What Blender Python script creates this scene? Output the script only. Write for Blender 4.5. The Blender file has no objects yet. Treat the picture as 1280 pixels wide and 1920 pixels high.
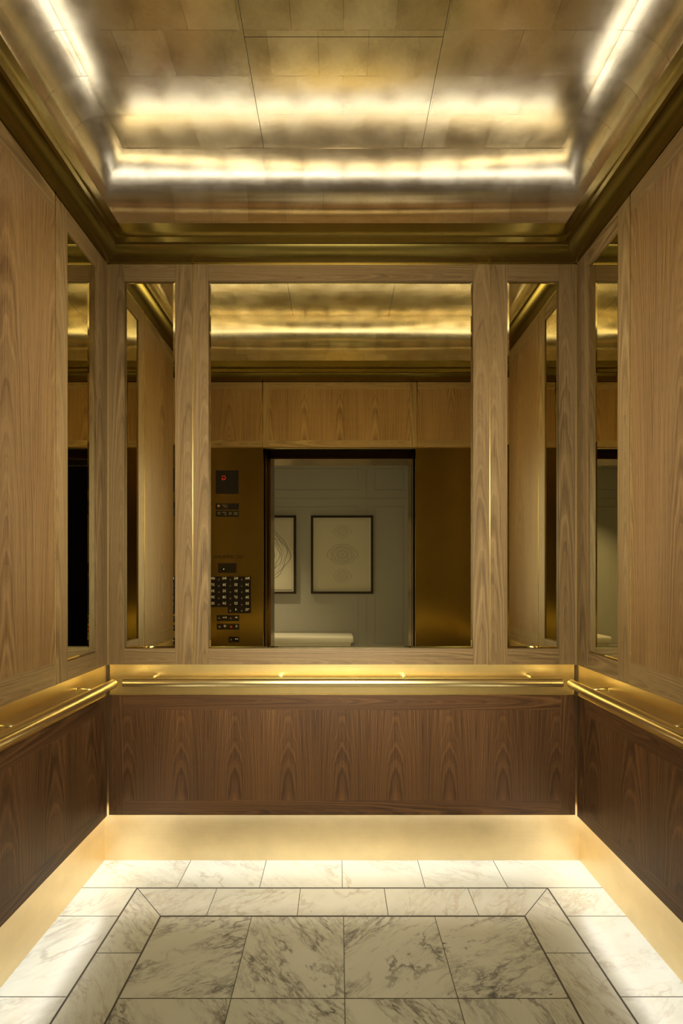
import bpy, bmesh, math, random
from mathutils import Vector, Matrix
random.seed(11)
PI = math.pi
S = bpy.context.scene
COL = S.collection

# ------------------------------------------------------------------ camera
CAMX, CAMY, CAMZ = -0.017, -2.05, 1.3225
FPX = 845.0
cam_d = bpy.data.cameras.new('camera')
cam = bpy.data.objects.new('camera', cam_d); COL.objects.link(cam)
cam.location = (CAMX, CAMY, CAMZ); cam.rotation_euler = (PI/2, 0, 0)
cam_d.sensor_fit = 'VERTICAL'; cam_d.sensor_height = 36.0
cam_d.lens = 36.0*FPX/1920.0
cam_d.shift_x = (640-634)/1920.0
cam_d.shift_y = -(960-1076)/1920.0
cam_d.clip_start = 0.83            # the photograph is taken from the lobby, looking in
S.camera = cam

# ------------------------------------------------------------------ world, exposure
w = bpy.data.worlds.new('world'); S.world = w; w.use_nodes = True
w.node_tree.nodes['Background'].inputs[0].default_value = (0.02, 0.018, 0.015, 1)
w.node_tree.nodes['Background'].inputs[1].default_value = 0.3
S.view_settings.view_transform = 'Standard'
S.view_settings.look = 'None'
S.view_settings.gamma = 1.0
S.view_settings.use_curve_mapping = False
S.view_settings.exposure = 0.0
S.cycles.use_denoising = True
S.cycles.max_bounces = 14
S.cycles.glossy_bounces = 9
S.cycles.diffuse_bounces = 7
S.cycles.sample_clamp_indirect = 8.0

COVE_POWER = 10.8
KICK_POWER = 76.0
LED_TOP = (0.98, 0.97, 1.08)
LED_LOW = (0.95, 0.98, 1.0)
SPOT_POWER = 260.0

# added warm fill light in the doorway, no fixture, brightens the cab walls
FILL_POWER = 40.0
fl = bpy.data.lights.new('doorway_fill', 'AREA'); fl.shape = 'RECTANGLE'
fl.size, fl.size_y = 1.0, 1.5; fl.spread = math.radians(125); fl.energy = FILL_POWER; fl.color = (1.0, .89, .62)
fo = bpy.data.objects.new('doorway_fill', fl); COL.objects.link(fo)
fo.location = (0, -1.70, 1.62); fo.rotation_euler = (PI/2, 0, 0)
# second added fill before the rear mirrors, brightens the transom and front wall
bl_ = bpy.data.lights.new('transom_fill', 'AREA'); bl_.shape = 'RECTANGLE'
bl_.size, bl_.size_y = 1.6, 1.4; bl_.energy = 32.0; bl_.color = (1.0, .85, .52)
bo = bpy.data.objects.new('transom_fill', bl_); COL.objects.link(bo)
bo.location = (0, -.03, 1.9); bo.rotation_euler = (-PI/2, 0, 0); bo.visible_glossy = False

# ------------------------------------------------------------------ node helpers
def new_mat(name):
    m = bpy.data.materials.new(name); m.use_nodes = True
    nt = m.node_tree
    return m, nt, nt.nodes['Principled BSDF']

class NT:
    def __init__(s, nt): s.nt = nt
    def n(s, t, **k):
        o = s.nt.nodes.new(t)
        for a, b in k.items(): setattr(o, a, b)
        return o
    def put(s, sock, v):
        if v is None: return
        if isinstance(v, bpy.types.NodeSocket): s.nt.links.new(v, sock)
        else: sock.default_value = v
    def math(s, op, a, b=None, c=None, clamp=False):
        o = s.n('ShaderNodeMath', operation=op); o.use_clamp = clamp
        s.put(o.inputs[0], a); s.put(o.inputs[1], b)
        if c is not None: s.put(o.inputs[2], c)
        return o.outputs[0]
    def mix(s, f, a, b, mode='MIX'):
        o = s.n('ShaderNodeMix', data_type='RGBA', blend_type=mode)
        s.put(o.inputs[0], f); s.put(o.inputs[6], a); s.put(o.inputs[7], b)
        return o.outputs[2]
    def xyz(s, x, y, z=0.0):
        o = s.n('ShaderNodeCombineXYZ')
        s.put(o.inputs[0], x); s.put(o.inputs[1], y); s.put(o.inputs[2], z)
        return o.outputs[0]
    def sep(s, v):
        o = s.n('ShaderNodeSeparateXYZ'); s.put(o.inputs[0], v); return o.outputs
    def noise(s, v, scale, detail=3, rough=.5, dist=0, dim='3D', w=None):
        o = s.n('ShaderNodeTexNoise', noise_dimensions=dim)
        if dim == '1D': s.put(o.inputs['W'], w)
        else: s.put(o.inputs['Vector'], v)
        o.inputs['Scale'].default_value = scale; o.inputs['Detail'].default_value = detail
        o.inputs['Roughness'].default_value = rough; o.inputs['Distortion'].default_value = dist
        return o.outputs[0]
    def ramp(s, v, stops):
        o = s.n('ShaderNodeValToRGB'); s.put(o.inputs[0], v)
        e = o.color_ramp.elements
        while len(e) < len(stops): e.new(0.5)
        for k, (p, c) in enumerate(stops):
            e[k].position = p; e[k].color = c if len(c) == 4 else (*c, 1)
        return o.outputs[0]
    def mr(s, v, a, b, c, d):
        o = s.n('ShaderNodeMapRange'); s.put(o.inputs[0], v)
        for i, q in enumerate((a, b, c, d)): o.inputs[i+1].default_value = q
        return o.outputs[0]
    def bump(s, h, strength, dist, normal=None):
        o = s.n('ShaderNodeBump'); s.put(o.inputs['Height'], h)
        o.inputs['Strength'].default_value = strength; o.inputs['Distance'].default_value = dist
        if normal is not None: s.put(o.inputs['Normal'], normal)
        return o.outputs[0]

def c4(c): return (c[0], c[1], c[2], 1.0)

def wood(name, dark, mid, light, leaf=0.0, rough=.42, slope=.034):
    """figured walnut: rings of a tree cut almost along its axis. UV in metres, v along the grain"""
    m, nt, b = new_mat(name); N = NT(nt)
    uv = N.n('ShaderNodeUVMap').outputs[0]
    s = N.sep(uv); u, v = s[0], s[1]
    uraw = u
    if leaf: u = N.math('PINGPONG', u, leaf)
    warp = N.noise(N.xyz(N.math('MULTIPLY', u, 6.0), N.math('MULTIPLY', v, 1.1)), 1.0, 2)
    warp2 = N.noise(N.xyz(N.math('MULTIPLY', u, 30.0), N.math('MULTIPLY', v, 7.0)), 1.0, 3)
    h = N.math('MULTIPLY', N.math('PINGPONG', N.math('ADD', v, N.math('MULTIPLY', warp, 0.22)), 4.0), slope)
    h = N.math('ADD', h, N.math('MULTIPLY', N.math('SUBTRACT', warp2, 0.5), 0.007))
    uu = N.math('ADD', u, N.math('MULTIPLY', N.math('SUBTRACT', warp, 0.5), 0.035))
    uu = N.math('ADD', uu, N.math('MULTIPLY', N.math('SUBTRACT', warp2, 0.5), 0.003))
    rho = N.math('SQRT', N.math('ADD', N.math('MULTIPLY', N.math('MULTIPLY', uu, uu), 1.25), N.math('MULTIPLY', h, h)))
    ring = N.noise(None, 1.0, 3, .62, dim='1D', w=N.math('MULTIPLY', rho, 210.0))
    pores = N.noise(N.xyz(N.math('MULTIPLY', uraw, 900.0), N.math('MULTIPLY', v, 16.0)), 1.0, 2)
    streak = N.noise(N.xyz(N.math('MULTIPLY', uraw, 240.0), N.math('MULTIPLY', v, 1.2)), 1.0, 3)
    broad = N.noise(N.xyz(N.math('MULTIPLY', uraw, 7.0), N.math('MULTIPLY', v, 0.9)), 1.0, 2)
    t = N.math('ADD', N.math('MULTIPLY', ring, 0.42), N.math('MULTIPLY', streak, 0.34))
    t = N.math('ADD', t, N.math('MULTIPLY', broad, 0.24))
    col = N.ramp(t, [(0.34, dark), (0.50, mid), (0.66, light)])
    pm = N.mr(pores, 0.30, 0.46, 0.72, 1.0)
    col = N.mix(1.0, col, N.xyz(pm, pm, pm), 'MULTIPLY')
    N.put(b.inputs['Base Color'], col)
    N.put(b.inputs['Roughness'], N.mr(pores, .3, .6, rough+.12, rough-.03))
    N.put(b.inputs['Normal'], N.bump(pores, 0.12, 0.0006))
    b.inputs['Specular IOR Level'].default_value = 0.4
    return m

def brushed(name, col, rough, axis='x', aniso=0.0, bumpk=.06):
    m, nt, b = new_mat(name); N = NT(nt)
    tc = N.n('ShaderNodeTexCoord').outputs['Object']
    s = N.sep(tc)
    k = (3.0, 700.0) if axis == 'x' else (700.0, 3.0)
    a = N.math('ADD', s[0], s[1])
    n = N.noise(N.xyz(N.math('MULTIPLY', a, k[0]), N.math('MULTIPLY', s[2], k[1])), 1.0, 2)
    mott = N.noise(tc, 9.0, 4, .6)
    b.inputs['Metallic'].default_value = 1.0
    cc = N.mix(N.mr(mott, .35, .65, 0, 1), c4([q*.93 for q in col]), c4(col))
    N.put(b.inputs['Base Color'], cc)
    b.inputs['Roughness'].default_value = rough
    lines = N.mr(n, .35, .65, .955, 1.0)
    N.put(b.inputs['Base Color'], N.mix(1.0, cc, N.xyz(lines, lines, lines), 'MULTIPLY'))
    if aniso:
        tn = N.n('ShaderNodeTangent', direction_type='UV_MAP'); tn.uv_map = 'UVMap'
        N.put(b.inputs['Tangent'], tn.outputs[0])
        b.inputs['Anisotropic'].default_value = aniso
        b.inputs['Anisotropic Rotation'].default_value = 0.25 if axis == 'z' else 0.0
    return m

def plain(name, col, rough=.5, metal=0.0, spec=.5, var=0.05, scale=30.0, bumpk=0.0):
    m, nt, b = new_mat(name); N = NT(nt)
    tc = N.n('ShaderNodeTexCoord').outputs['Object']
    n = N.noise(tc, scale, 3)
    N.put(b.inputs['Base Color'], N.mix(n, c4([q*(1-var) for q in col]), c4([min(1, q*(1+var)) for q in col])))
    b.inputs['Roughness'].default_value = rough
    b.inputs['Metallic'].default_value = metal
    b.inputs['Specular IOR Level'].default_value = spec
    if bumpk: N.put(b.inputs['Normal'], N.bump(n, bumpk, 0.001))
    return m

def emit(name, col, strength):
    m, nt, b = new_mat(name)
    b.inputs['Base Color'].default_value = (0, 0, 0, 1) if strength < 2 else c4(col)
    b.inputs['Emission Color'].default_value = c4(col)
    b.inputs['Emission Strength'].default_value = strength
    return m

def gold_leaf():
    m, nt, b = new_mat('gold_leaf'); N = NT(nt)
    uv = N.n('ShaderNodeUVMap').outputs[0]
    br = N.n('ShaderNodeTexBrick'); N.put(br.inputs['Vector'], uv)
    br.offset = 0.5; br.squash = 1.0
    br.inputs['Scale'].default_value = 1.0
    br.inputs['Brick Width'].default_value = 0.172; br.inputs['Row Height'].default_value = 0.138
    br.inputs['Mortar Size'].default_value = 0.0011; br.inputs['Mortar Smooth'].default_value = 0.5
    br.inputs['Color1'].default_value = (0, 0, 0, 1); br.inputs['Color2'].default_value = (1, 1, 1, 1)
    br.inputs['Mortar'].default_value = (.5, .5, .5, 1)
    tone = N.sep(br.outputs['Color'])[0]
    s = N.sep(uv)
    wob = N.noise(uv, 14.0, 3)
    crink = N.noise(N.xyz(N.math('ADD', s[0], N.math('MULTIPLY', wob, .05)), s[1]), 46.0, 3, .55, .3)
    fine = N.noise(uv, 260.0, 3, .7)
    patch = N.noise(uv, 7.0, 2, .5, .3)
    col = N.mix(tone, (0.78, 0.66, 0.39, 1), (0.92, 0.80, 0.51, 1))
    col = N.mix(N.mr(patch, .35, .62, .16, 0), col, (0.62, 0.42, 0.15, 1))
    cr = N.mr(N.noise(uv, 120.0, 5, .75, .8), .38, .60, .90, 1.02)
    col = N.mix(1.0, col, N.xyz(cr, cr, cr), 'MULTIPLY')
    # burnished heart of every leaf and the hair-fine creases in it
    row = N.math('FLOOR', N.math('DIVIDE', s[1], 0.138))
    lu = N.math('SUBTRACT', N.math('FRACT', N.math('ADD', N.math('DIVIDE', s[0], 0.172), N.math('MULTIPLY', N.math('MODULO', row, 2.0), -0.5))), 0.5)
    lv = N.math('SUBTRACT', N.math('FRACT', N.math('DIVIDE', s[1], 0.138)), 0.5)
    rad = N.math('SQRT', N.math('ADD', N.math('MULTIPLY', lu, lu), N.math('MULTIPLY', lv, lv)))
    rad = N.math('ADD', rad, N.math('MULTIPLY', N.math('SUBTRACT', N.noise(uv, 40.0, 5, .75), .5), .45))
    hm = N.mr(rad, .06, .34, .83, 1.0)
    crs = N.math('ABSOLUTE', N.math('SUBTRACT', N.noise(uv, 26.0, 4, .6, 1.4), 0.5))
    hm = N.math('MULTIPLY', hm, N.mr(crs, 0.0, .012, .86, 1.0))
    col = N.mix(1.0, col, N.xyz(hm, N.math('POWER', hm, 1.1), N.math('POWER', hm, 1.35)), 'MULTIPLY')
    seam = br.outputs['Fac']
    gate = N.mr(N.noise(uv, 11.0, 2), .42, .56, 0.0, 0.55)
    col = N.mix(N.math('MULTIPLY', seam, gate), col, (0.20, 0.13, 0.05, 1))
    b.inputs['Metallic'].default_value = 0.90
    N.put(b.inputs['Base Color'], col)
    r = N.math('ADD', N.mr(patch, .3, .7, .18, .23), N.mr(crink, .35, .65, -.008, .014))
    r = N.math('ADD', r, N.math('MULTIPLY', tone, .02))
    N.put(b.inputs['Roughness'], r)
    n1 = N.bump(wob, .02, 0.004)
    n2 = N.bump(crink, .008, 0.0010, n1)
    n3 = N.bump(fine, .04, 0.0002, n2)
    N.put(b.inputs['Normal'], n3)
    return m

def marble():
    m, nt, b = new_mat('veined_marble'); N = NT(nt)
    uv = N.n('ShaderNodeUVMap', uv_map='UVMap').outputs[0]
    s = N.sep(uv)
    P = N.xyz(s[0], N.math('MULTIPLY', s[1], 3.0))
    P2 = N.xyz(s[0], N.math('MULTIPLY', s[1], 1.7))
    att = N.n('ShaderNodeVertexColor', layer_name='tint').outputs[0]
    ts = N.sep(att)        # r: how strongly the tile is veined, g: ochre (1) or grey (0) veins
    def ridge(p, scale, lo, hi, dist=.5, det=5):
        n = N.noise(p, scale, det, .6, dist)
        a = N.math('SUBTRACT', 1.0, N.math('MULTIPLY', N.math('ABSOLUTE', N.math('SUBTRACT', n, 0.5)), 2.0))
        return N.mr(a, lo, hi, 0, 1)
    m1 = N.mr(N.noise(P, 2.6, 3), .43, .59, 0, 1)
    m2 = N.mr(N.noise(P2, 3.4, 2), .45, .60, 0, 1)
    grit = N.noise(P, 20.0, 6, .72)
    thin = N.math('MULTIPLY', ridge(P2, 2.6, .955, .995, .35), m2)
    fine = N.math('MULTIPLY', ridge(P, 6.5, .93, .995, .6), m1)
    cloud = N.math('MULTIPLY', N.mr(grit, .45, .66, 0, 1), m1)
    core = N.math('MULTIPLY', N.mr(grit, .55, .63, 0, 1), N.mr(N.noise(P, 3.6, 3, .5), .52, .62, 0, 1))
    spots = N.mr(N.noise(uv, 30.0, 2, .6), .73, .77, 0, .6)
    base = N.mix(N.noise(P2, 5.0, 4, .6), (0.32, 0.31, 0.25, 1), (0.41, 0.405, 0.35, 1))
    vc = N.mix(ts[1], (0.050, 0.050, 0.052, 1), (0.20, 0.15, 0.075, 1))
    vs = N.mix(ts[1], (0.13, 0.12, 0.10, 1), (0.28, 0.24, 0.155, 1))
    col = N.mix(N.math('MULTIPLY', cloud, ts[0]), base, vs)
    col = N.mix(N.math('MULTIPLY', fine, N.math('MULTIPLY', ts[0], .75)), col, vc)
    col = N.mix(N.math('MULTIPLY', thin, N.math('MULTIPLY_ADD', ts[0], .5, .30)), col, vc)
    col = N.mix(N.math('MULTIPLY', core, N.math('MULTIPLY', ts[0], N.math('SUBTRACT', 1.0, ts[1]))), col, (0.035, 0.035, 0.04, 1))
    col = N.mix(spots, col, vc)
    N.put(b.inputs['Base Color'], col)
    b.inputs['Roughness'].default_value = 0.28
    b.inputs['Specular IOR Level'].default_value = 0.35
    return m

M = {}
M['wood'] = wood('walnut_upper', (0.092, 0.057, 0.025), (0.184, 0.119, 0.054), (0.260, 0.176, 0.086))
M['wood_field'] = wood('walnut_upper_veneer', (0.088, 0.047, 0.019), (0.172, 0.098, 0.040), (0.243, 0.148, 0.064), leaf=0.13, slope=.05)
M['shaded_wood'] = wood('walnut_shaded', (0.030, 0.014, 0.006), (0.088, 0.041, 0.017), (0.158, 0.078, 0.031), rough=.40)  # same walnut as above, weaker light low down put into the colour
M['shaded_wood_field'] = wood('walnut_shaded_veneer', (0.030, 0.014, 0.006), (0.092, 0.043, 0.017), (0.170, 0.084, 0.032), leaf=0.122, rough=.40, slope=.052)
GOLD = (0.93, 0.74, 0.34)
M['brass'] = brushed('satin_brass', GOLD, .36, 'x', aniso=.6)
M['brass_v'] = brushed('satin_brass_upright', (0.95, 0.74, 0.34), .50, 'z')
M['brass_kick'] = brushed('satin_brass_skirting', (0.90, 0.72, 0.42), .40, 'x')
M['brass_rail'] = brushed('satin_brass_rail', (0.97, 0.82, 0.45), .31, 'x')
M['cornice'] = brushed('bronze_cornice', (0.25, 0.195, 0.055), .27, 'x')
M['return'] = brushed('brushed_bronze', (0.44, 0.36, 0.13), .26, 'x', aniso=.4)
M['jamb'] = brushed('dark_bronze', (0.40, 0.29, 0.15), .25, 'z')
M['black'] = plain('black_glass', (0.010, 0.009, 0.010), .18)
M['blackmatte'] = plain('black_matte', (0.008, 0.008, 0.008), .7)
M['leaf'] = gold_leaf()
M['marble'] = marble()
M['grout'] = plain('grout', (0.055, 0.048, 0.038), .9)
mm, nt_, b_ = new_mat('bronze_mirror')
b_.inputs['Metallic'].default_value = 1; b_.inputs['Roughness'].default_value = 0.0
_n = NT(nt_); _nn = _n.noise(_n.n('ShaderNodeTexCoord').outputs['Object'], 2.0, 1)
_n.put(b_.inputs['Base Color'], _n.mix(_nn, (0.67, 0.61, 0.38, 1), (0.68, 0.62, 0.39, 1)))
M['mirror'] = mm
M['led_top'] = emit('led_cove', LED_TOP, COVE_POWER)
M['led_low'] = emit('led_skirting', LED_LOW, KICK_POWER)
M['housing'] = plain('led_housing', (0.6, 0.6, 0.6), .5)
M['lobby_wall'] = plain('lobby_paint', (0.52, 0.51, 0.49), .75, var=.02)
M['lobby_ceiling'] = plain('lobby_ceiling_paint', (0.72, 0.71, 0.68), .85, var=.02)
M['lobby_floor'] = plain('lobby_stone', (0.50, 0.47, 0.42), .3, var=.08, scale=5)
M['dark_wall'] = plain('dark_lacquer', (0.012, 0.010, 0.009), .4)
M['frame'] = plain('dark_picture_frame', (0.045, 0.030, 0.020), .4, scale=80, var=.2)
M['paper'] = plain('cream_paper', (0.78, 0.74, 0.64), .9, var=.02)
M['paper_edge'] = plain('white_paper_edge', (0.88, 0.86, 0.80), .9, var=.01)
M['ink'] = plain('grey_ink', (0.36, 0.34, 0.31), .9)
M['ink_soft'] = plain('soft_grey_ink', (0.60, 0.57, 0.50), .9)
M['bench'] = plain('cream_upholstery', (0.74, 0.71, 0.64), .9, scale=400, var=.05, bumpk=.2)
M['white'] = plain('white_print', (0.80, 0.78, 0.70), .6)
M['grey_print'] = plain('grey_print', (0.26, 0.24, 0.17), .6)
M['engraved'] = plain('engraved_black', (0.015, 0.011, 0.007), .6)
M['button'] = plain('steel_button', (0.55, 0.52, 0.46), .28, metal=1.0)
M['button_red'] = plain('red_button', (0.55, 0.03, 0.03), .3)
M['red_led'] = emit('red_display', (1.0, 0.05, 0.015), 0.7)
M['white_led'] = emit('white_pilot_light', (0.9, 1.0, 0.8), 6.0)
M['ring_led'] = emit('orange_ring_light', (1.0, 0.35, 0.20), 0.55)

# ------------------------------------------------------------------ mesh helpers
class MB:
    def __init__(s): s.v = []; s.f = []; s.uv = []; s.mi = []; s.tint = []; s.smooth = []
    def face(s, pts, uvs=None, mi=0, tint=(0, 0, 0), smooth=False):
        k = len(s.v); s.v += [tuple(p) for p in pts]
        s.f.append(tuple(range(k, k+len(pts))))
        s.uv.append(uvs or [(0, 0)]*len(pts)); s.mi.append(mi); s.tint.append(tint); s.smooth.append(smooth)
    def box(s, x0, x1, y0, y1, z0, z1, grain='z', mi=0, skip=(), uc=None):
        ro = 8*random.randint(0, 6)+random.uniform(.15, 1.9); du = random.uniform(-.03, .03) if uc is None and min(abs(x1-x0), abs(z1-z0)) < .12 else 0
        cx = (x0+x1)/2 if uc is None else uc; cz = (z0+z1)/2
        def U(p):
            if grain == 'z': return (p[0]-cx+p[1]+du, p[2]+ro)
            return (p[2]-cz+p[1]+du, p[0]+ro)
        P = [(x0,y0,z0),(x1,y0,z0),(x1,y1,z0),(x0,y1,z0),(x0,y0,z1),(x1,y0,z1),(x1,y1,z1),(x0,y1,z1)]
        Q = {'-y':(0,1,5,4), '+x':(1,2,6,5), '+y':(2,3,7,6), '-x':(3,0,4,7), '+z':(4,5,6,7), '-z':(3,2,1,0)}
        for k, q in Q.items():
            if k in skip: continue
            pts = [P[i] for i in q]; s.face(pts, [U(p) for p in pts], mi)
    def tube(s, a, b, r0, r1=None, seg=20, caps=True, mi=0):
        r1 = r0 if r1 is None else r1
        s.sweep([(Vector(a), r0), (Vector(b), r1)], seg, caps, mi)
    def sweep(s, path, seg=24, caps=True, mi=0):
        rings = []
        d0 = (path[-1][0]-path[0][0]).normalized()
        up = Vector((0, 0, 1)) if abs(d0.z) < .9 else Vector((1, 0, 0))
        ax = d0.cross(up).normalized(); ay = ax.cross(d0).normalized()
        for c, r in path:
            rings.append([c+ax*math.cos(2*PI*k/seg)*r+ay*math.sin(2*PI*k/seg)*r for k in range(seg)])
        for i in range(len(rings)-1):
            for k in range(seg):
                k2 = (k+1) % seg
                s.face([rings[i][k2], rings[i][k], rings[i+1][k], rings[i+1][k2]], None, mi, smooth=True)
        if caps:
            s.face(rings[0], None, mi); s.face(rings[-1][::-1], None, mi)
    def build(s, name, mats, parent=None, bevel=0.0, merge=True):
        me = bpy.data.meshes.new(name)
        me.from_pydata(s.v, [], s.f)
        for m_ in (mats if isinstance(mats, (list, tuple)) else [mats]): me.materials.append(m_)
        me.uv_layers.new(name='UVMap')
        me.color_attributes.new('tint', 'FLOAT_COLOR', 'CORNER')
        uvl = me.uv_layers['UVMap']; ca = me.color_attributes['tint']
        li = 0
        for k, p in enumerate(me.polygons):
            p.material_index = s.mi[k]; p.use_smooth = s.smooth[k]
            for j in range(len(s.f[k])):
                uvl.data[li].uv = s.uv[k][j]; ca.data[li].color = (*s.tint[k], 1); li += 1
        if merge:
            bm = bmesh.new(); bm.from_mesh(me)
            bmesh.ops.remove_doubles(bm, verts=bm.verts, dist=1e-5)
            bm.to_mesh(me); bm.free()
        o = bpy.data.objects.new(name, me); COL.objects.link(o)
        if parent is not None: o.parent = parent
        if bevel:
            bv = o.modifiers.new('bevel', 'BEVEL'); bv.width = bevel; bv.segments = 2
            bv.limit_method = 'ANGLE'; bv.angle_limit = math.radians(40)
        return o

def tag(o, label, cat, group=None):
    o['label'] = label; o['category'] = cat
    if group: o['group'] = group
    return o
def thing(name, label, cat, loc=(0, 0, 0), rz=0.0, group=None):
    o = bpy.data.objects.new(name, None); COL.objects.link(o); o.empty_display_size = .05
    o.location = loc; o.rotation_euler = (0, 0, rz)
    return tag(o, label, cat, group)
def struct(o): o['kind'] = 'structure'; return o
def one_box(name, mat, dims, parent=None, bevel=0.0, grain='z'):
    b = MB(); b.box(*dims, grain=grain); return b.build(name, mat, parent, bevel)

# ------------------------------------------------------------------ dimensions
HW = 1.065                # half width between the wood panel faces
YF = -1.25                # inner face of the front wall
P = 0.031                 # panels stand this far off the brass lining
ZT = 2.732                # top of the panels
ZK = 0.226                # bottom of the panels
ZL, ZU = 0.772, 0.910     # handrail band
ZDOOR = 2.247
ZC = 3.13
ZM0, ZM1 = 0.983, 2.655   # mirrors
FR = 0.077

# ------------------------------------------------------------------ structure: floor
def floor_mesh():
    g = MB()
    ze = 0.0
    def tile(pts, style, rot, gap=0.0014):
        c = Vector((sum(p[0] for p in pts)/len(pts), sum(p[1] for p in pts)/len(pts)))
        q = []
        n = len(pts)
        for i in range(n):       # inset polygon
            p0 = Vector(pts[i-1]); p1 = Vector(pts[i]); p2 = Vector(pts[(i+1) % n])
            e1 = (p1-p0).normalized(); e2 = (p2-p1).normalized()
            n1 = Vector((-e1.y, e1.x)); n2 = Vector((-e2.y, e2.x))
            k = 1+n1.dot(n2)
            q.append(p1+(n1+n2)*(gap/k))
        ox, oy = random.random()*60, random.random()*60
        a = rot+random.uniform(-.25, .25)
        def U(p):
            d = Vector((p[0], p[1]))-c
            return (d.x*math.cos(a)-d.y*math.sin(a)+ox, d.x*math.sin(a)+d.y*math.cos(a)+oy)
        top = [(p.x, p.y, ze) for p in q]
        g.face(top, [U(p) for p in q], 0, style)
        for i in range(len(q)):
            a1, a2 = q[i], q[(i+1) % len(q)]
            g.face([(a1.x, a1.y, ze-.004), (a2.x, a2.y, ze-.004), (a2.x, a2.y, ze), (a1.x, a1.y, ze)], None, 1)
    rs = lambda lo, hi: random.uniform(lo, hi)
    T = 0.350
    y0 = P+.002; y1 = -1.30; X = HW+P+.002
    OX, OY0, OY1 = 0.863, -0.153, -1.105
    IX, IY0, IY1 = 0.703, -0.309, -0.949
    W = 0.0042                   # heavy joint
    # outer border, back and front rows
    for (ya, yb) in ((OY0+W/2, y0), (y1, OY1-W/2)):
        xs = [-X, -.697, -.349, 0, .349, .697, X]
        for i in range(6): tile([(xs[i], ya), (xs[i+1], ya), (xs[i+1], yb), (xs[i], yb)], (rs(.25, .5), rs(.5, .9), 0), .5+PI/2*0)
    for sx in (-1, 1):
        ys = [OY0+W/2, -.309, -.641, -.96, OY1-W/2]
        for i in range(4):
            xa, xb = sorted((sx*(OX+W/2), sx*X))
            tile([(xa, ys[i+1]), (xb, ys[i+1]), (xb, ys[i]), (xa, ys[i])], (rs(.25, .5), rs(.4, .9), 0), -.5)
    # middle band with mitred corners
    for (yo, yi, sg) in ((OY0-W/2, IY0+W/2, 1), (OY1+W/2, IY1-W/2, -1)):
        xo = [-(OX-W/2), -.527, -.176, .176, .527, OX-W/2]
        xi = [-(IX+W/2), -.527, -.176, .176, .527, IX+W/2]
        for i in range(5):
            q = [(xi[i], yi), (xi[i+1], yi), (xo[i+1], yo), (xo[i], yo)]
            if sg < 0: q = q[::-1]
            tile(q, (rs(.35, .6), rs(.55, .95), 0), -.7)
    for sx in (-1, 1):
        yo = [OY0-W/2, -.478, -.80, OY1+W/2]; yi = [IY0+W/2, -.478, -.80, IY1-W/2]
        for i in range(3):
            a, b_ = sx*(OX-W/2), sx*(IX+W/2)
            q = [(b_, yi[i+1]), (a, yo[i+1]), (a, yo[i]), (b_, yi[i])]
            if sx < 0: q = q[::-1]
            tile(q, (rs(.45, .75), rs(.2, .7), 0), .9)
    # field
    ys = [IY0-W/2, -.646, IY1+W/2]
    xs = [-(IX-W/2), -.351, .003, .355, IX-W/2]
    rr = [[-.15, .9, -.45, -.2], [.9, .8, .9, 1.1]]
    for j in range(2):
        for i in range(4):
            tile([(xs[i], ys[j+1]), (xs[i+1], ys[j+1]), (xs[i+1], ys[j]), (xs[i], ys[j])], (rs(.9, 1.0), rs(0, .18), 0), rr[j][i])
    g.face([(-X, y1, ze-.0012), (X, y1, ze-.0012), (X, y0, ze-.0012), (-X, y0, ze-.0012)], None, 1)
    g.box(-X, X, y1, y0, -.04, ze-.0045, mi=1)
    return g.build('floor', [M['marble'], M['grout']], merge=False)
struct(floor_mesh())

# ------------------------------------------------------------------ walls (brass lining behind the panels)
struct(one_box('wall_back', M['brass_kick'], (-HW-P-.04, HW+P+.04, P, P+.04, 0, 3.2)))
struct(one_box('wall_left', M['brass_kick'], (-HW-P-.04, -HW-P, YF, P, 0, 3.2)))
struct(one_box('wall_right', M['brass_kick'], (HW+P, HW+P+.04, YF, P, 0, 3.2)))
OXL, OXR = -0.569, 0.551          # door opening
fw = MB()
fw.box(-HW-P-.04, OXL, YF-.03, YF, 0, ZDOOR)
fw.box(OXR, HW+P+.04, YF-.03, YF, 0, ZDOOR)
fw.box(-HW-P-.04, HW+P+.04, YF-.03, YF-.022, ZDOOR, 3.2)
struct(fw.build('wall_front', M['return']))

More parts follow.
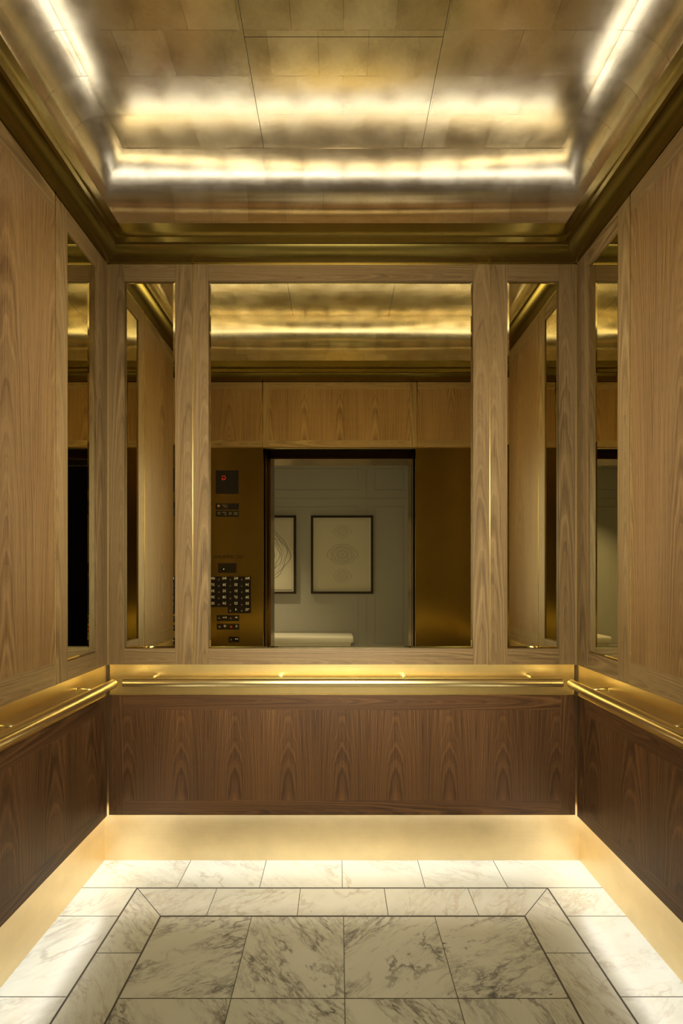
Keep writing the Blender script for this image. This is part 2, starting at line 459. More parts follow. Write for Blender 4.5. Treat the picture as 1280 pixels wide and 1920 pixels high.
# ceiling: flat field and quarter-round coves at all four sides, covered in gold leaf
def ceiling():
    g = MB()
    ex = HW+.029; ya, yb = .029, YF-.012
    R = .165
    prof = [(0, 2.76), (0, ZC-R)]
    n = 14
    for k in range(1, n+1):
        a = PI/2*k/n; prof.append((R-R*math.cos(a), ZC-R+R*math.sin(a)))
    arc = [0]
    for k in range(1, len(prof)):
        arc.append(arc[-1]+math.hypot(prof[k][0]-prof[k-1][0], prof[k][1]-prof[k-1][1]))
    def corner(o): return [(-ex+o, ya-o), (ex-o, ya-o), (ex-o, yb+o), (-ex+o, yb+o)]
    for k in range(len(prof)-1):
        c0 = corner(prof[k][0]); c1 = corner(prof[k+1][0])
        for i in range(4):
            j = (i+1) % 4
            pts = [(*c0[i], prof[k][1]), (*c0[j], prof[k][1]), (*c1[j], prof[k+1][1]), (*c1[i], prof[k+1][1])]
            ax = 0 if i in (0, 2) else 1
            base = (ya-R if i == 0 else yb+R if i == 2 else ex-R if i == 1 else -ex+R)
            sgn = 1 if i in (0, 1) else -1
            def U(p, a):
                t = base+sgn*(arc[-1]-a)
                return (p[0], t) if ax == 0 else (t, p[1])
            uvs = [U(pts[0], arc[k]), U(pts[1], arc[k]), U(pts[2], arc[k+1]), U(pts[3], arc[k+1])]
            g.face(pts, uvs, 0, smooth=True)
    c = corner(R)
    # flat field in panels round a hatch, 1.5 mm joints
    x0, x1 = -ex+R, ex-R; y1_, y0_ = ya-R, yb+R
    HX0, HX1, HY0, HY1 = -.333, .336, -.533, -.150
    j = .0009
    def pan(xa, xb, y_a, y_b):
        pts = [(xa+j, y_b-j, ZC), (xb-j, y_b-j, ZC), (xb-j, y_a+j, ZC), (xa+j, y_a+j, ZC)]
        g.face(pts, [(p[0], p[1]) for p in pts])
    pan(x0, HX0, y0_, y1_); pan(HX1, x1, y0_, y1_); pan(HX0, HX1, HY0, y1_)
    pan(HX0, HX1, y0_, HY0)
    g.box(x0, x1, y0_, y1_, ZC+.002, ZC+.03, mi=1)
    return g.build('ceiling', [M['leaf'], M['grout']])
struct(ceiling())
# hair-line ridge where the coves meet the flat field
rd = MB()
xa, xb = -(HW+.029-.165), HW+.029-.165
rd.tube((xa, .029-.165, ZC-.0002), (xb, .029-.165, ZC-.0002), .0011, seg=8)
struct(rd.build('trim_5', M['leaf']))

# cornice: rounded bronze moulding carrying the light trough, one mitred length per side
def cornice():
    E = 0.095
    prof = [(-.029, 2.7335), (0.0, 2.7335)]
    for k in range(1, 19):
        a = PI/2*(1-k/18.0)
        prof.append((E*math.cos(a), 2.808-.0745*math.sin(a)))
    prof += [(E, 2.840), (E+.0, 2.844), (E-.004, 2.844), (E-.004, 2.765), (-.029, 2.765)]
    smooth_to = 18
    def corner(e): return [(-HW+e, -e), (HW-e, -e), (HW-e, YF+e), (-HW+e, YF+e)]
    for i in range(4):
        g = MB(); j = (i+1) % 4
        for k in range(len(prof)-1):
            c0 = corner(prof[k][0]); c1 = corner(prof[k+1][0])
            g.face([(*c0[j], prof[k][1]), (*c0[i], prof[k][1]), (*c1[i], prof[k+1][1]), (*c1[j], prof[k+1][1])], None, 0, smooth=(1 <= k <= smooth_to))
        struct(g.build('trim_%d' % (i+1), M['cornice']))
cornice()

# cove light strips inside the trough
def strip(label, x0, x1, y0, y1, z, up, group, mat):
    lab = thing('light_strip', label, 'light strip', ((x0+x1)/2, (y0+y1)/2, z), 0, group)
    cx, cy = (x0+x1)/2, (y0+y1)/2
    b = MB()
    if up: b.box(x0-cx, x1-cx, y0-cy, y1-cy, -.006, 0); b.build('housing', M['housing'], lab)
    else: b.box(x0-cx, x1-cx, y0-cy, y1-cy, 0, .006); b.build('housing', M['housing'], lab)
    e = .001
    d = MB(); zz = .0008 if up else -.0008
    q = [(x0-cx+e, y0-cy+e, zz), (x1-cx-e, y0-cy+e, zz), (x1-cx-e, y1-cy-e, zz), (x0-cx+e, y1-cy-e, zz)]
    if not up: q = q[::-1]
    d.face(q); d.build('diffuser', mat, lab)
ZS = 2.790
strip('white light strip in the trough above the back wall', -.97, .97, .000, .014, ZS, True, 'cove light strips', M['led_top'])
strip('white light strip in the trough above the left wall', -HW-.014, -HW, YF+.09, -.09, ZS, True, 'cove light strips', M['led_top'])
strip('white light strip in the trough above the right wall', HW, HW+.014, YF+.09, -.09, ZS, True, 'cove light strips', M['led_top'])
strip('white light strip in the trough above the door wall', -.97, .97, YF-.008, YF+.004, ZS, True, 'cove light strips', M['led_top'])
ZB = 0.2335
strip('white light strip under the back wainscot', -HW, HW, .014, .028, ZB, False, 'skirting light strips', M['led_low'])
strip('white light strip under the left wainscot', -HW-.028, -HW-.014, YF+.01, -.005, ZB, False, 'skirting light strips', M['led_low'])
strip('white light strip under the right wainscot', HW+.014, HW+.028, YF+.01, -.005, ZB, False, 'skirting light strips', M['led_low'])

# ------------------------------------------------------------------ wall-mounted panels; local x along the wall, local -y into the cab
BACK, LEFT, RIGHT, FRONT = 0.0, PI/2, -PI/2, PI
def wall_loc(wall, a):
    """a: world coordinate of the panel centre along its wall"""
    if wall == BACK: return (a, 0, 0)
    if wall == LEFT: return (-HW, a, 0)
    if wall == RIGHT: return (HW, a, 0)
    return (a, YF, 0)

def mirror_glass(g, x0, x1, z0, z1, yf=.005, bw=.011, bd=.0020):
    yb = yf+bd
    o = [(x0, yb, z0), (x1, yb, z0), (x1, yb, z1), (x0, yb, z1)]
    i = [(x0+bw, yf, z0+bw), (x1-bw, yf, z0+bw), (x1-bw, yf, z1-bw), (x0+bw, yf, z1-bw)]
    g.face(i)
    for k in range(4):
        j = (k+1) % 4
        g.face([o[k], o[j], i[j], i[k]])
    bk = [(p[0], yf+.006, p[2]) for p in o]
    for k in range(4):
        j = (k+1) % 4
        g.face([bk[k], bk[j], o[j], o[k]])
    g.face(bk[::-1])

def mirror_panel(wall, a, wd, ml, mr_, label, group='mirror panels'):
    """ml, mr_: stile widths at the left and right as seen from the cab"""
    t = thing('mirror_panel', label, 'mirror panel', wall_loc(wall, a), wall, group)
    t.location.z = ZU
    z0, z1 = 0, ZT-ZU-.002; m0, m1 = ZM0-ZU, ZM1-ZU
    h = wd/2; D = .018
    one_box('stile', M['wood'], (-h, -h+ml, 0, D, z0, z1), t, .0006)
    one_box('stile', M['wood'], (h-mr_, h, 0, D, z0, z1), t, .0006)
    one_box('rail', M['wood'], (-h+ml+.0004, h-mr_-.0004, 0, D, z0, m0), t, .0006, 'x')
    one_box('rail', M['wood'], (-h+ml+.0004, h-mr_-.0004, 0, D, m1, z1), t, .0006, 'x')
    g = MB(); mirror_glass(g, -h+ml-.001, h-mr_+.001, m0-.001, m1+.001)
    g.build('mirror', M['mirror'], t)
    for (ea, eb) in ((z1, z1+.002), (z0-.002, z0)): one_box('edge_trim', M['brass'], (-h, h, .0005, D, ea, eb), t)
    return t

def wood_panel(wall, a, wd, z0, z1, label, name='wood_panel', dark=False, bl=.0, br=.0, bt=.07, bb=.07, group=None, cat='wood panel'):
    t = thing(name, label, cat, wall_loc(wall, a), wall, group)
    t.location.z = z0
    h = wd/2; H = z1-z0; D = .012 if dark else .018
    m, mf = (M['shaded_wood'], M['shaded_wood_field']) if dark else (M['wood'], M['wood_field'])
    if bl: one_box('stile', m, (-h, -h+bl, 0, D, 0, H), t)
    if br: one_box('stile', m, (h-br, h, 0, D, 0, H), t)
    if bb: one_box('rail', m, (-h+bl, h-br, 0, D, 0, bb), t, grain='x')
    if bt: one_box('rail', m, (-h+bl, h-br, 0, D, H-bt, H), t, grain='x')
    g = MB(); g.box(-h+bl, h-br, 0, D, bb, H-bt); g.build('veneer_field', mf, t)
    for (ea, eb) in ((-.0018, 0), (H, H+.0018)): one_box('edge_trim', M['brass'], (-h, h, .0005, D, ea, eb), t)
    return t

G = .0035
# back wall
mirror_panel(BACK, (-1.0615-.6825)/2, 1.0615-.6825, .0715, .077, 'narrow upright mirror in a walnut frame on the back wall, left of the wide mirror')
mirror_panel(BACK, -.0035, 1.349, .0705, .0745, 'wide central mirror in a walnut frame on the back wall')
mirror_panel(BACK, (1.0615+.6755)/2, 1.0615-.6755, .0765, .0745, 'narrow upright mirror in a walnut frame on the back wall, right of the wide mirror')
# side walls (LEFT: local x runs to the back; RIGHT: local x runs to the front)
mirror_panel(LEFT, (-.004-.3755)/2, .3715, .0705, .089, 'narrow walnut framed mirror at the far end of the left wall')
mirror_panel(RIGHT, (-.004-.3755)/2, .3715, .089, .0705, 'narrow walnut framed mirror at the far end of the right wall')
mirror_panel(LEFT, -1.0605, .365, .075, .0705, 'narrow walnut framed mirror on the left wall, next to the door')
mirror_panel(RIGHT, -1.0605, .365, .0705, .075, 'narrow walnut framed mirror on the right wall, next to the door')
wood_panel(LEFT, (-.3825-.870)/2, .4875, ZU, ZT-.002, 'tall walnut panel on the left wall above the handrail', bl=.0, br=.0, bt=.075, bb=.085, group='tall side panels')
wood_panel(RIGHT, (-.3825-.870)/2, .4875, ZU, ZT-.002, 'tall walnut panel on the right wall above the handrail', bl=.0, br=.0, bt=.075, bb=.085, group='tall side panels')
# wainscot
wood_panel(BACK, 0, 2.120, ZK, ZL, 'walnut panel with shade in its colour along the back wall, between handrail band and glowing brass skirting', 'wainscot_panel', True, .065, .065, .068, .066, 'wainscot panels', 'wainscot')
wood_panel(LEFT, (-.008+YF+.006)/2, abs(YF)-.014, ZK, ZL, 'walnut panel with shade in its colour low on the left wall under the handrail', 'wainscot_panel', True, .065, .065, .068, .066, 'wainscot panels', 'wainscot')
wood_panel(RIGHT, (-.008+YF+.006)/2, abs(YF)-.014, ZK, ZL, 'walnut panel with shade in its colour low on the right wall under the handrail', 'wainscot_panel', True, .065, .065, .068, .066, 'wainscot panels', 'wainscot')
# transom over the door
TG = 'transom panels'
wood_panel(FRONT, -.819, .488, ZDOOR+.006, ZT-.002, 'walnut transom panel above the control panel', 'transom_panel', False, .0, .0, .05, .05, TG, 'wood panel')
wood_panel(FRONT, -.006, 1.130, ZDOOR+.006, ZT-.002, 'wide walnut transom panel above the elevator doorway', 'transom_panel', False, .05, .05, .05, .05, TG, 'wood panel')
wood_panel(FRONT, .811, .496, ZDOOR+.006, ZT-.002, 'walnut transom panel above the blank bronze front return', 'transom_panel', False, .0, .0, .05, .05, TG, 'wood panel')
for k, x in enumerate((-.573, .561)):
    g = MB(); g.tube((x, YF-.002, ZDOOR+.006), (x, YF-.002, ZT-.002), .0048, seg=16)
    struct(g.build('trim_%d' % (k+20), M['brass_v']))
struct(one_box('trim_22', M['brass'], (-HW, HW, YF-.02, YF+.001, ZDOOR, ZDOOR+.004)))

# upright brass strips in the joints
n_tr = 6
for (wall, a) in ((BACK, -.6797), (BACK, .6732), (LEFT, -.379), (RIGHT, -.379), (LEFT, -.874), (RIGHT, -.874)):
    cx, cy = {BACK: (a, .0035), LEFT: (-HW-.0035, a), RIGHT: (HW+.0035, a)}[wall]
    g = MB(); g.tube((cx, cy, ZU), (cx, cy, ZT-.002), .0042, seg=16)
    struct(g.build('trim_%d' % n_tr, M['brass_v'])); n_tr += 1
# brass angles closing the rear corners
for sx in (-1, 1):
    g = MB()
    x0, x1 = sorted((sx*(HW-.0032), sx*(HW+.012)))
    g.box(x0, x1, .0005, .012, ZU, ZT-.002)
    struct(g.build('trim_%d' % n_tr, M['brass_v'])); n_tr += 1

# handrail bands
def band(wall, a, wd, label):
    o = thing('handrail_band', label, 'brass band', wall_loc(wall, a), wall, 'handrail bands'); o.location.z = ZL
    one_box('plate', M['brass'], (-wd/2, wd/2, .004, .014, .0025, ZU-ZL-.0025), o, .0005)
    return o
band(BACK, 0, 2.116, 'brushed brass band behind the handrail on the back wall')
band(LEFT, (-.008+YF+.006)/2, abs(YF)-.014, 'brushed brass band behind the handrail on the left wall')
band(RIGHT, (-.008+YF+.006)/2, abs(YF)-.014, 'brushed brass band behind the handrail on the right wall')

# handrails
def handrail(wall, a, x0, x1, posts, label):
    t = thing('handrail', label, 'handrail', wall_loc(wall, a), wall, 'handrails')
    RY, RZ, R = -.075, .8465, .0195
    t.location.z = RZ
    g = MB(); f = .006
    path = []
    for k in range(5):
        q = PI/2*k/4
        path.append((Vector((x0+f-f*math.cos(q), RY, 0)), R-f+f*math.sin(q)))
    for k in range(5):
        q = PI/2*k/4
        path.append((Vector((x1-f+f*math.sin(q), RY, 0)), R-f+f*math.cos(q)))
    g.sweep(path, 40); g.build('rail', M['brass_rail'], t)
    for px in posts:
        b = MB()
        b.sweep([(Vector((px, .0035, .012)), .0135), (Vector((px, .0005, .012)), .0135)], 24)
        b.sweep([(Vector((px, .002, .012)), .0085), (Vector((px, -.03, .012)), .0075), (Vector((px, RY+.012, .008)), .0065)], 20)
        b.build('bracket', M['brass_rail'], t)
handrail(BACK, 0, -.959, .9646, (-.845, -.278, .278, .845), 'round brass handrail across the back wall below the mirrors')
mid = (-.097-1.165)/2
handrail(LEFT, mid, -1.165-mid, -.097-mid, (-1.09-mid, -.674-mid, -.234-mid), 'round brass handrail running along the left wall')
handrail(RIGHT, mid, -(-.097-mid), -(-1.165-mid), (-(-1.09-mid), -(-.674-mid), -(-.234-mid)), 'round brass handrail running along the right wall')

# ------------------------------------------------------------------ doorway: cab door zone and landing frame
YL0, YL1 = -1.45, -1.66
dj = MB()
for x, s in ((OXL, -1), (OXR, 1)):
    hx = x + (.026 if s < 0 else -.0)*0
    xi = (-.543 if s < 0 else .560)
    a, b = sorted((xi, xi+s*.10))
    dj.box(a, b, YL1, YL0, 0, 2.216+.1)
dj.box(-.643, .660, YL1, YL0, 2.216, 2.33)
f1 = struct(dj.build('door_1', M['jamb'], bevel=.002))
for s, x in ((-1, OXL), (1, OXR)):
    a, b = sorted((x-s*.006, x+s*.5))
    g = MB(); g.box(a, b, -1.372, -1.335, .01, 2.28); g.build('door_leaf', M['jamb'], f1, .002)
    g = MB(); g.box(a+.0, b, -1.432, -1.400, .01, 2.28); g.build('door_leaf', M['return'], f1, .002)
g = MB(); g.box(-1.15, 1.15, -1.45, -1.28, -.03, -.002)
for yy in (-1.353, -1.416): g.box(-.6, .6, yy-.004, yy+.004, -.002, .004)
g.build('sill', M['jamb'], f1)
g = MB(); g.box(-1.15, 1.15, -1.45, -1.28, 2.285, 2.32); g.build('door_header', M['blackmatte'], f1)
g = MB(); g.box(-1.16, -1.15, -1.45, -1.28, 0, 2.3); g.box(1.15, 1.16, -1.45, -1.28, 0, 2.3); g.build('door_pocket', M['blackmatte'], f1)

# ------------------------------------------------------------------ control panel on the front return, left of the doorway
KS = 3.31/FPX
def WX(px): return (px-634)*KS+CAMX
def WZ(py): return CAMZ-(py-1076)*KS
font_cache = {}
def glyph(txt, size, x, z, y, mat, parent, name='floor_number', w=None):
    cu = bpy.data.curves.new('t', 'FONT'); cu.body = txt; cu.size = size
    cu.align_x = 'CENTER'; cu.align_y = 'CENTER'; cu.extrude = .0003
    o = bpy.data.objects.new('t', cu); COL.objects.link(o)
    dg = bpy.context.evaluated_depsgraph_get()
    me = bpy.data.meshes.new_from_object(o.evaluated_get(dg))
    bpy.data.objects.remove(o)
    if w:
        xs = [v.co.x for v in me.vertices]; k = w/(max(xs)-min(xs))
        for v in me.vertices: v.co.x *= k
    me.transform(Matrix.Translation((x, y, z)) @ Matrix.Rotation(PI, 4, 'Z') @ Matrix.Rotation(PI/2, 4, 'X'))
    me.materials.append(mat)
    o = bpy.data.objects.new(name, me); COL.objects.link(o); o.parent = parent
    return o
cop = thing('elevator_control_panel', 'elevator control panel with floor buttons and red display on the bronze return beside the doorway', 'control panel', (WX(432), YF, .85))
CX0, CZ0 = WX(432), .85
def lx(px): return WX(px)-CX0
def lz(py): return WZ(py)-CZ0
def plate(px0, px1, py0, py1, name='label_plate', mat=None, d=.0015):
    a, b = sorted((lx(px0), lx(px1))); c, e = sorted((lz(py0), lz(py1)))
    g = MB(); g.box(a, b, 0, d, c, e); return g.build(name, mat or M['black'], cop, .0004)
def disc(px, py, r, name, mat, y0=.0015, y1=.005, ring=None, parent=None):
    g = MB(); c = Vector((lx(px), 0, lz(py)))
    if ring is None:
        g.sweep([(c+Vector((0, y0, 0)), r), (c+Vector((0, y1-.001, 0)), r), (c+Vector((0, y1, 0)), r-.001)], 24)
    else:
        n = 28
        for k in range(n):
            a0, a1 = 2*PI*k/n, 2*PI*(k+1)/n
            def p(a, rr, yy): return (c.x+rr*math.cos(a), yy, c.z+rr*math.sin(a))
            g.face([p(a0, ring, y1), p(a0, r, y1), p(a1, r, y1), p(a1, ring, y1)][::-1])
            g.face([p(a0, r, y0), p(a0, r, y1), p(a1, r, y1), p(a1, r, y0)])
            g.face([p(a0, ring, y0), p(a0, ring, y1), p(a1, ring, y1), p(a1, ring, y0)][::-1])
    return g.build(name, mat, parent or cop)
dp = plate(404.2, 447, 882, 926, 'display_screen')
glyph('G', .046, lx(419.5), lz(896.6), .0022, M['red_led'], dp, 'display_digit')
ip = plate(404, 425.5, 944, 955.5, 'indicator_plate', M['engraved'])
disc(409.8, 948.6, .008, 'pilot_ring', M['ring_led'], .001, .003, .0045, ip)
def captions(rows_, par):
    for (a, b, y) in rows_: one_box('caption_line', M['grey_print'], (*sorted((lx(a), lx(b))), 0, .0022, lz(y)-.0011, lz(y)+.0011), par)
captions(((416, 424.2, 947.4), (420, 424.2, 950.2)), ip)
plate(427, 447.6, 944, 955.5, 'camera_window')
ip = plate(404, 447.6, 957.6, 969.2, 'indicator_plate', M['engraved'])
disc(410.6, 962.2, .0085, 'pilot_ring', M['grey_print'], .001, .0025, .0065, ip)
disc(431.6, 962.8, .0085, 'pilot_ring', M['grey_print'], .001, .0025, .0068, ip)
captions(((416, 424.2, 960.6), (420.5, 424.2, 963.6), (422, 424.2, 966), (438, 445.6, 961.4), (438, 445.6, 964.5)), ip)
glyph('NO SMOKING', .034, lx(427), lz(1044.5), .0004, M['engraved'], cop, 'engraving', w=.222)
sp = plate(408.5, 443, 1056, 1074, 'intercom_grille', M['engraved'], .001)
disc(419.5, 1067.2, .0018, 'pilot_light', M['white_led'], .001, .0025, parent=sp)
kp = MB()
a, b = sorted((lx(382), lx(470.3)))
kp.box(a, b, 0, .0015, lz(1138.2), lz(1080.8))
a, b = sorted((lx(427), lx(470.3))); kp.box(a, b, 0, .0015, lz(1149.8), lz(1138.3))
kp = kp.build('keypad_plate', M['black'], cop)
LXS = [463.6, 442.4, 420.6, 399.3]; BXS = [453.2, 431.7, 410.2, 388.6]
rows = [(1084.6, ['PH1', 'PH2', 'PH3', 'UPH']), (1096.4, ['34', '35', '36', '37']), (1108, ['30', '31', '32', '33']),
        (1119.7, ['26', '27', '28', '29']), (1131.3, ['22', '23', '24', '25']), (1143, ['*G', '4'])]
for y, lab in rows:
    for k, t_ in enumerate(lab):
        if len(t_) == 3: glyph(t_, .025, lx(LXS[k]), lz(y), .002, M['white'], kp, w=.028)
        else: glyph(t_, .026, lx(LXS[k]), lz(y), .002, M['white'], kp)
        disc(BXS[k], y+2.2, .0065, 'floor_button', M['button'])
p1 = plate(406.2, 448.3, 1153.3, 1164.7)
disc(410.8, 1159, .0065, 'door_button', M['button']); disc(432.5, 1159, .0065, 'door_button', M['button'])
def tri(g, cx, cz, s, d):
    g.face([(cx-s*d/2, .0022, cz-s*.6), (cx-s*d/2, .0022, cz+s*.6), (cx+s*d/2, .0022, cz)][::(-1 if d > 0 else 1)])
g = MB(); cx, cz = lx(421.4), lz(1157.6)
tri(g, cx-.009, cz, .009, 1); tri(g, cx+.009, cz, .009, -1); g.box(cx-.001, cx+.001, 0, .0022, cz-.007, cz+.007)
g.build('door_close_symbol', M['white'], p1)
g = MB(); cx, cz = lx(442.9), lz(1157.6)
tri(g, cx-.0055, cz, .009, -1); tri(g, cx+.0055, cz, .009, 1); g.build('door_open_symbol', M['white'], p1)
p2 = plate(406.5, 448.3, 1169.6, 1180.5)
disc(411.6, 1175, .0075, 'key_switch', M['button'], .0015, .004, .004)
disc(433.2, 1175.2, .0085, 'alarm_button', M['button_red'], .0015, .0045, .0045)
disc(421.6, 1173.8, .0085, 'fan_symbol', M['white'], .001, .0022, .0070, p2)
g = MB(); cx, cz = lx(421.6), lz(1173.8)
for k in range(3):
    a = k*PI/3
    c_, s_ = math.cos(a), math.sin(a)
    L, wv = .005, .0008
    g.face([(cx-L*c_+wv*s_, .0022, cz-L*s_-wv*c_), (cx-L*c_-wv*s_, .0022, cz-L*s_+wv*c_), (cx+L*c_-wv*s_, .0022, cz+L*s_+wv*c_), (cx+L*c_+wv*s_, .0022, cz+L*s_-wv*c_)])
g.build('fan_blades_symbol', M['white'], p2)
g = MB(); cx, cz = lx(443.4), lz(1174)
o_ = [(-.009, -.006), (.009, -.006), (.0055, -.001), (.004, .006), (0, .0085), (-.004, .006), (-.0055, -.001)]
i_ = [(p[0]*.72, p[1]*.72-.0002) for p in o_]
for k in range(7):
    j = (k+1) % 7
    g.face([(cx+o_[k][0], .0022, cz+o_[k][1]), (cx+i_[k][0], .0022, cz+i_[k][1]), (cx+i_[j][0], .0022, cz+i_[j][1]), (cx+o_[j][0], .0022, cz+o_[j][1])])
g.build('bell_symbol', M['white'], p2)
p3 = plate(428.5, 448.3, 1193.9, 1204.3)
disc(432.8, 1199.4, .0065, 'phone_button', M['button'])
g = MB(); cx, cz = lx(443.4), lz(1198)
for k in range(8):
    a0, a1 = PI*k/8, PI*(k+1)/8
    f = lambda a, r, q: (cx+r*math.cos(a), .0022, cz-.004+q*math.sin(a))
    g.face([f(a0, .011, .008), f(a0, .006, .0045), f(a1, .006, .0045), f(a1, .011, .008)])
g.build('handset_symbol', M['white'], p3)

# ------------------------------------------------------------------ lobby seen in the mirror
YW = -4.65
LZC = 3.02
struct(one_box('wall_lobby', M['lobby_wall'], (-4.2, 1.08, YW-.12, YW-.010, 0, LZC)))
lw = MB()
gp = .006
def bay(xa, xb, za, zb, m=.121):
    xa += gp/2; xb -= gp/2; za += gp/2; zb -= gp/2
    yb, yf = YW-.010, YW
    lw.box(xa, xa+m, yb, yf, za, zb); lw.box(xb-m, xb, yb, yf, za, zb)
    lw.box(xa+m, xb-m, yb, yf, za, za+m); lw.box(xa+m, xb-m, yb, yf, zb-m, zb)
    lw.box(xa+m+gp, xb-m-gp, yb, yf, za+m+gp, zb-m-gp)
for xa, xb in ((-4.2, -2.65), (-2.65, -1.12), (-1.12, .403), (.403, 1.08)):
    bay(xa, xb, .162, 2.449); bay(xa, xb, 2.449, LZC)
lw.box(-4.2, 1.08, YW-.01, YW+.012, 0, .16)
struct(lw.build('trim_30', M['lobby_wall']))
struct(one_box('wall_lobby_recess', M['dark_wall'], (1.08, 4.2, YW-.5, YW-.4, 0, LZC)))
struct(one_box('wall_lobby_return', M['dark_wall'], (1.08, 1.12, YW-.4, YW, 0, LZC)))
hw = MB(); hw.box(-4.2, -.643, -1.66, -1.56, 0, LZC); hw.box(.66, 4.2, -1.66, -1.56, 0, LZC); hw.box(-.643, .66, -1.66, -1.56, 2.33, LZC)
struct(hw.build('wall_landing', M['lobby_wall']))
struct(one_box('wall_lobby_left', M['lobby_wall'], (-4.3, -4.2, YW-.12, -1.56, 0, LZC)))
struct(one_box('wall_lobby_right', M['dark_wall'], (4.2, 4.3, YW-.5, -1.56, 0, LZC)))
struct(one_box('floor_lobby', M['lobby_floor'], (-4.2, 4.2, YW-.4, -1.45, -.04, -.001)))
struct(one_box('ceiling_lobby', M['lobby_ceiling'], (-4.2, 4.2, YW-.4, -1.56, LZC, LZC+.05)))
g = MB(); g.box(-.04, .04, 0, .012, -.06, .06)
sw = g.build('switch_plate', M['housing'], bevel=.002); sw.location = (2.25, YW-.4, 1.15)
tag(sw, 'small switch plate on the dark lobby wall', 'switch')

LS = 6.70/FPX
def art(x0, x1, z0, z1, label, shapes):
    cx = (x0+x1)/2; cz = z0
    t = thing('framed_drawing', label, 'framed picture', (cx, YW, cz), 0, 'framed drawings in the lobby')
    w_, h_ = (x1-x0)/2, z1-z0
    fb = .032; dp_ = .055
    g = MB()
    g.box(-w_, -w_+fb, 0, dp_, 0, h_); g.box(w_-fb, w_, 0, dp_, 0, h_)
    g.box(-w_+fb, w_-fb, 0, dp_, 0, fb); g.box(-w_+fb, w_-fb, 0, dp_, h_-fb, h_)
    g.build('frame', M['frame'], t, .002)
    g = MB(); g.box(-w_+fb, w_-fb, .004, .012, fb, h_-fb); g.build('mount_board', M['paper_edge'], t)
    q = fb+.028
    g = MB(); g.box(-w_+q, w_-q, .012, .018, q, h_-q); pp = g.build('paper', M['paper'], t)
    inks = MB(); soft = MB()
    for (sx, sz, rx, rz, k, pw, strong, th) in shapes:
        n = 96; pts = []
        for i in range(n):
            a = 2*PI*i/n
            c_, s_ = math.cos(a), math.sin(a)
            wob_ = 1+.025*math.sin(6*a+k)+.02*math.sin(9*a+2*k)
            r = 1/((abs(c_)**pw+abs(s_)**pw)**(1/pw))
            pts.append((sx+rx*r*c_*wob_, sz+rz*r*s_*wob_))
        G_ = inks if strong else soft
        for i in range(n):
            j = (i+1) % n
            a, b = Vector(pts[i]), Vector(pts[j])
            c = Vector((sx, sz))
            a2 = c+(a-c)*(1-th/rx); b2 = c+(b-c)*(1-th/rx)
            G_.face([(a.x, .0188, a.y), (a2.x, .0188, a2.y), (b2.x, .0188, b2.y), (b.x, .0188, b.y)])
    if inks.f: inks.build('ink_lines', M['ink'], pp)
    if soft.f: soft.build('soft_lines', M['ink_soft'], pp)
def motif(sx, sz, R, n, squash=1.0):
    out = []
    for k in range(n):
        f = (k+1)/n
        pw = 2.0-.7*max(0, f-.5)
        out.append((sx, sz, R*f*(1+.35*max(0, f-.5)), R*f*squash, k*1.7, pw, k % 3 != 1, R*.03+.001))
    return out
ax0, ax1, az0, az1 = (583-634)*LS+CAMX, (699-634)*LS+CAMX, CAMZ-(1113-1076)*LS, CAMZ+(1076-967)*LS
mc = .578
art(ax0, ax1, az0, az1, 'dark framed drawing of three stacked ringed motifs, right of its neighbour on the lobby wall',
    motif(.005, mc+.005, .195, 9, .80)+motif(.005, mc+.345, .115, 6, .85)+motif(.005, mc-.315, .115, 6, .9))
art(-1.66, (555-634)*LS+CAMX, az0, az1, 'dark framed drawing of one large ringed motif, left of its neighbour on the lobby wall',
    motif(0, mc, .36, 13, 1.15))

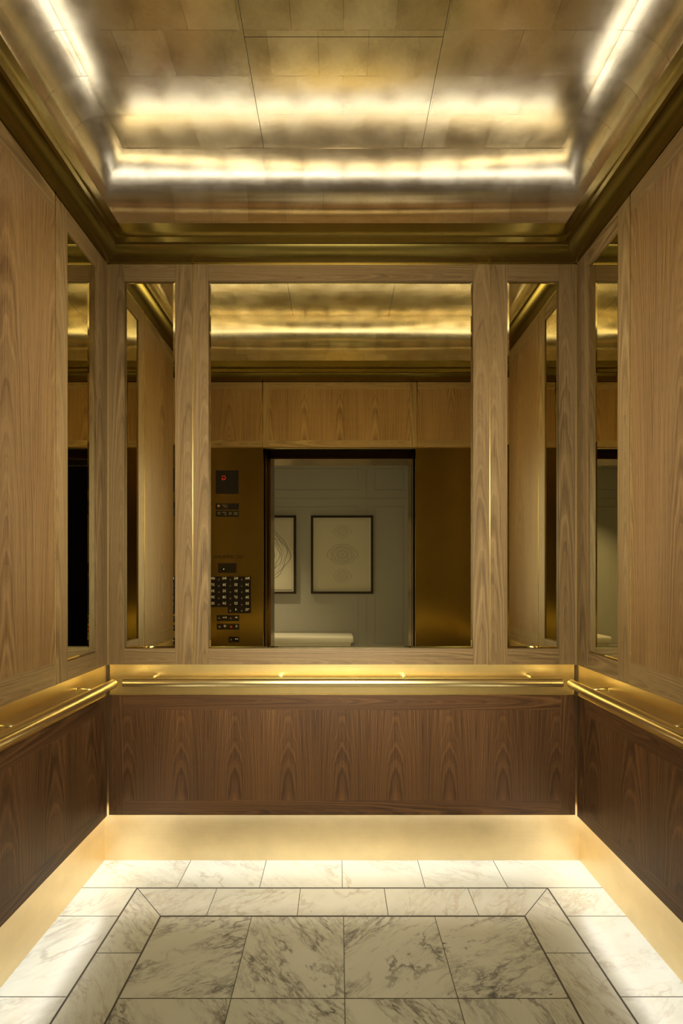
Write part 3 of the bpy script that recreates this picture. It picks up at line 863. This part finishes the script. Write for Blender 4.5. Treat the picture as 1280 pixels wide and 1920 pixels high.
# upholstered bench under the drawings
bn = thing('bench', 'long cream upholstered bench against the lobby wall', 'bench', (-.72, YW+.26, 0))
def cushion(name, hx, hy, z0, z1, mat, r):
    g = MB(); g.box(-hx, hx, -hy, hy, z0, z1)
    o = g.build(name, mat, bn); bv = o.modifiers.new('bevel', 'BEVEL'); bv.width = r; bv.segments = 5
    for p in o.data.polygons: p.use_smooth = True
    return o
cushion('seat', .917, .215, .36, .452, M['bench'], .028)
cushion('base', .88, .19, .10, .36, M['bench'], .01)
for sx in (-.84, .84):
    for sy in (-.15, .15):
        g = MB(); g.box(sx-.02, sx+.02, sy-.02, sy+.02, 0, .10); g.build('leg', M['frame'], bn, .002)

# recessed downlights of the lobby
def downlight(x, y, power, label, ang=82, col=(1.0, .86, .66)):
    t = thing('recessed_downlight', label, 'ceiling light', (x, y, LZC), 0, 'lobby downlights')
    g = MB()
    g.sweep([(Vector((0, 0, 0)), .055), (Vector((0, 0, -.004)), .055), (Vector((0, 0, -.004)), .038), (Vector((0, 0, -.001)), .036)], 28, caps=False)
    g.build('trim_ring', M['white'], t)
    g = MB(); g.tube((0, 0, -.0005), (0, 0, -.0015), .034, seg=24); g.build('lens', emit('downlight_lens', col, 6.0), t)
    ld = bpy.data.lights.new('downlight_lamp', 'SPOT'); ld.energy = power; ld.color = col
    ld.spot_size = math.radians(ang); ld.spot_blend = .9; ld.shadow_soft_size = .03
    lo = bpy.data.objects.new('downlight_lamp', ld); COL.objects.link(lo); lo.parent = t
    lo.location = (0, 0, -.02)
downlight(-1.5, -3.9, SPOT_POWER, 'recessed downlight in the lobby ceiling left of the doorway, near the drawings')
downlight(-2.6, -3.0, SPOT_POWER*.5, 'recessed downlight in the lobby ceiling far left of the doorway')
downlight(.15, -3.25, 220, 'added downlight in the lobby ceiling in front of the doorway, brightening the floor', 62, (1.0, .88, .68))  # added lamp, brightens the lobby floor reflected in the brass band

# the added doorway fill leaves out the mirrors and the surfaces listed here
ex = bpy.data.collections.new('mirrors_for_light_linking')
for o in S.objects:
    if o.type == 'MESH' and o.name.split('.')[0] in ('mirror', 'ceiling', 'wall_front', 'trim_22', 'door_pocket', 'door_1', 'door_leaf', 'door_header', 'sill', 'wall_landing', 'ceiling_lobby', 'floor_lobby'): ex.objects.link(o)
fo.light_linking.receiver_collection = ex
for co in ex.collection_objects: co.light_linking.link_state = 'EXCLUDE'
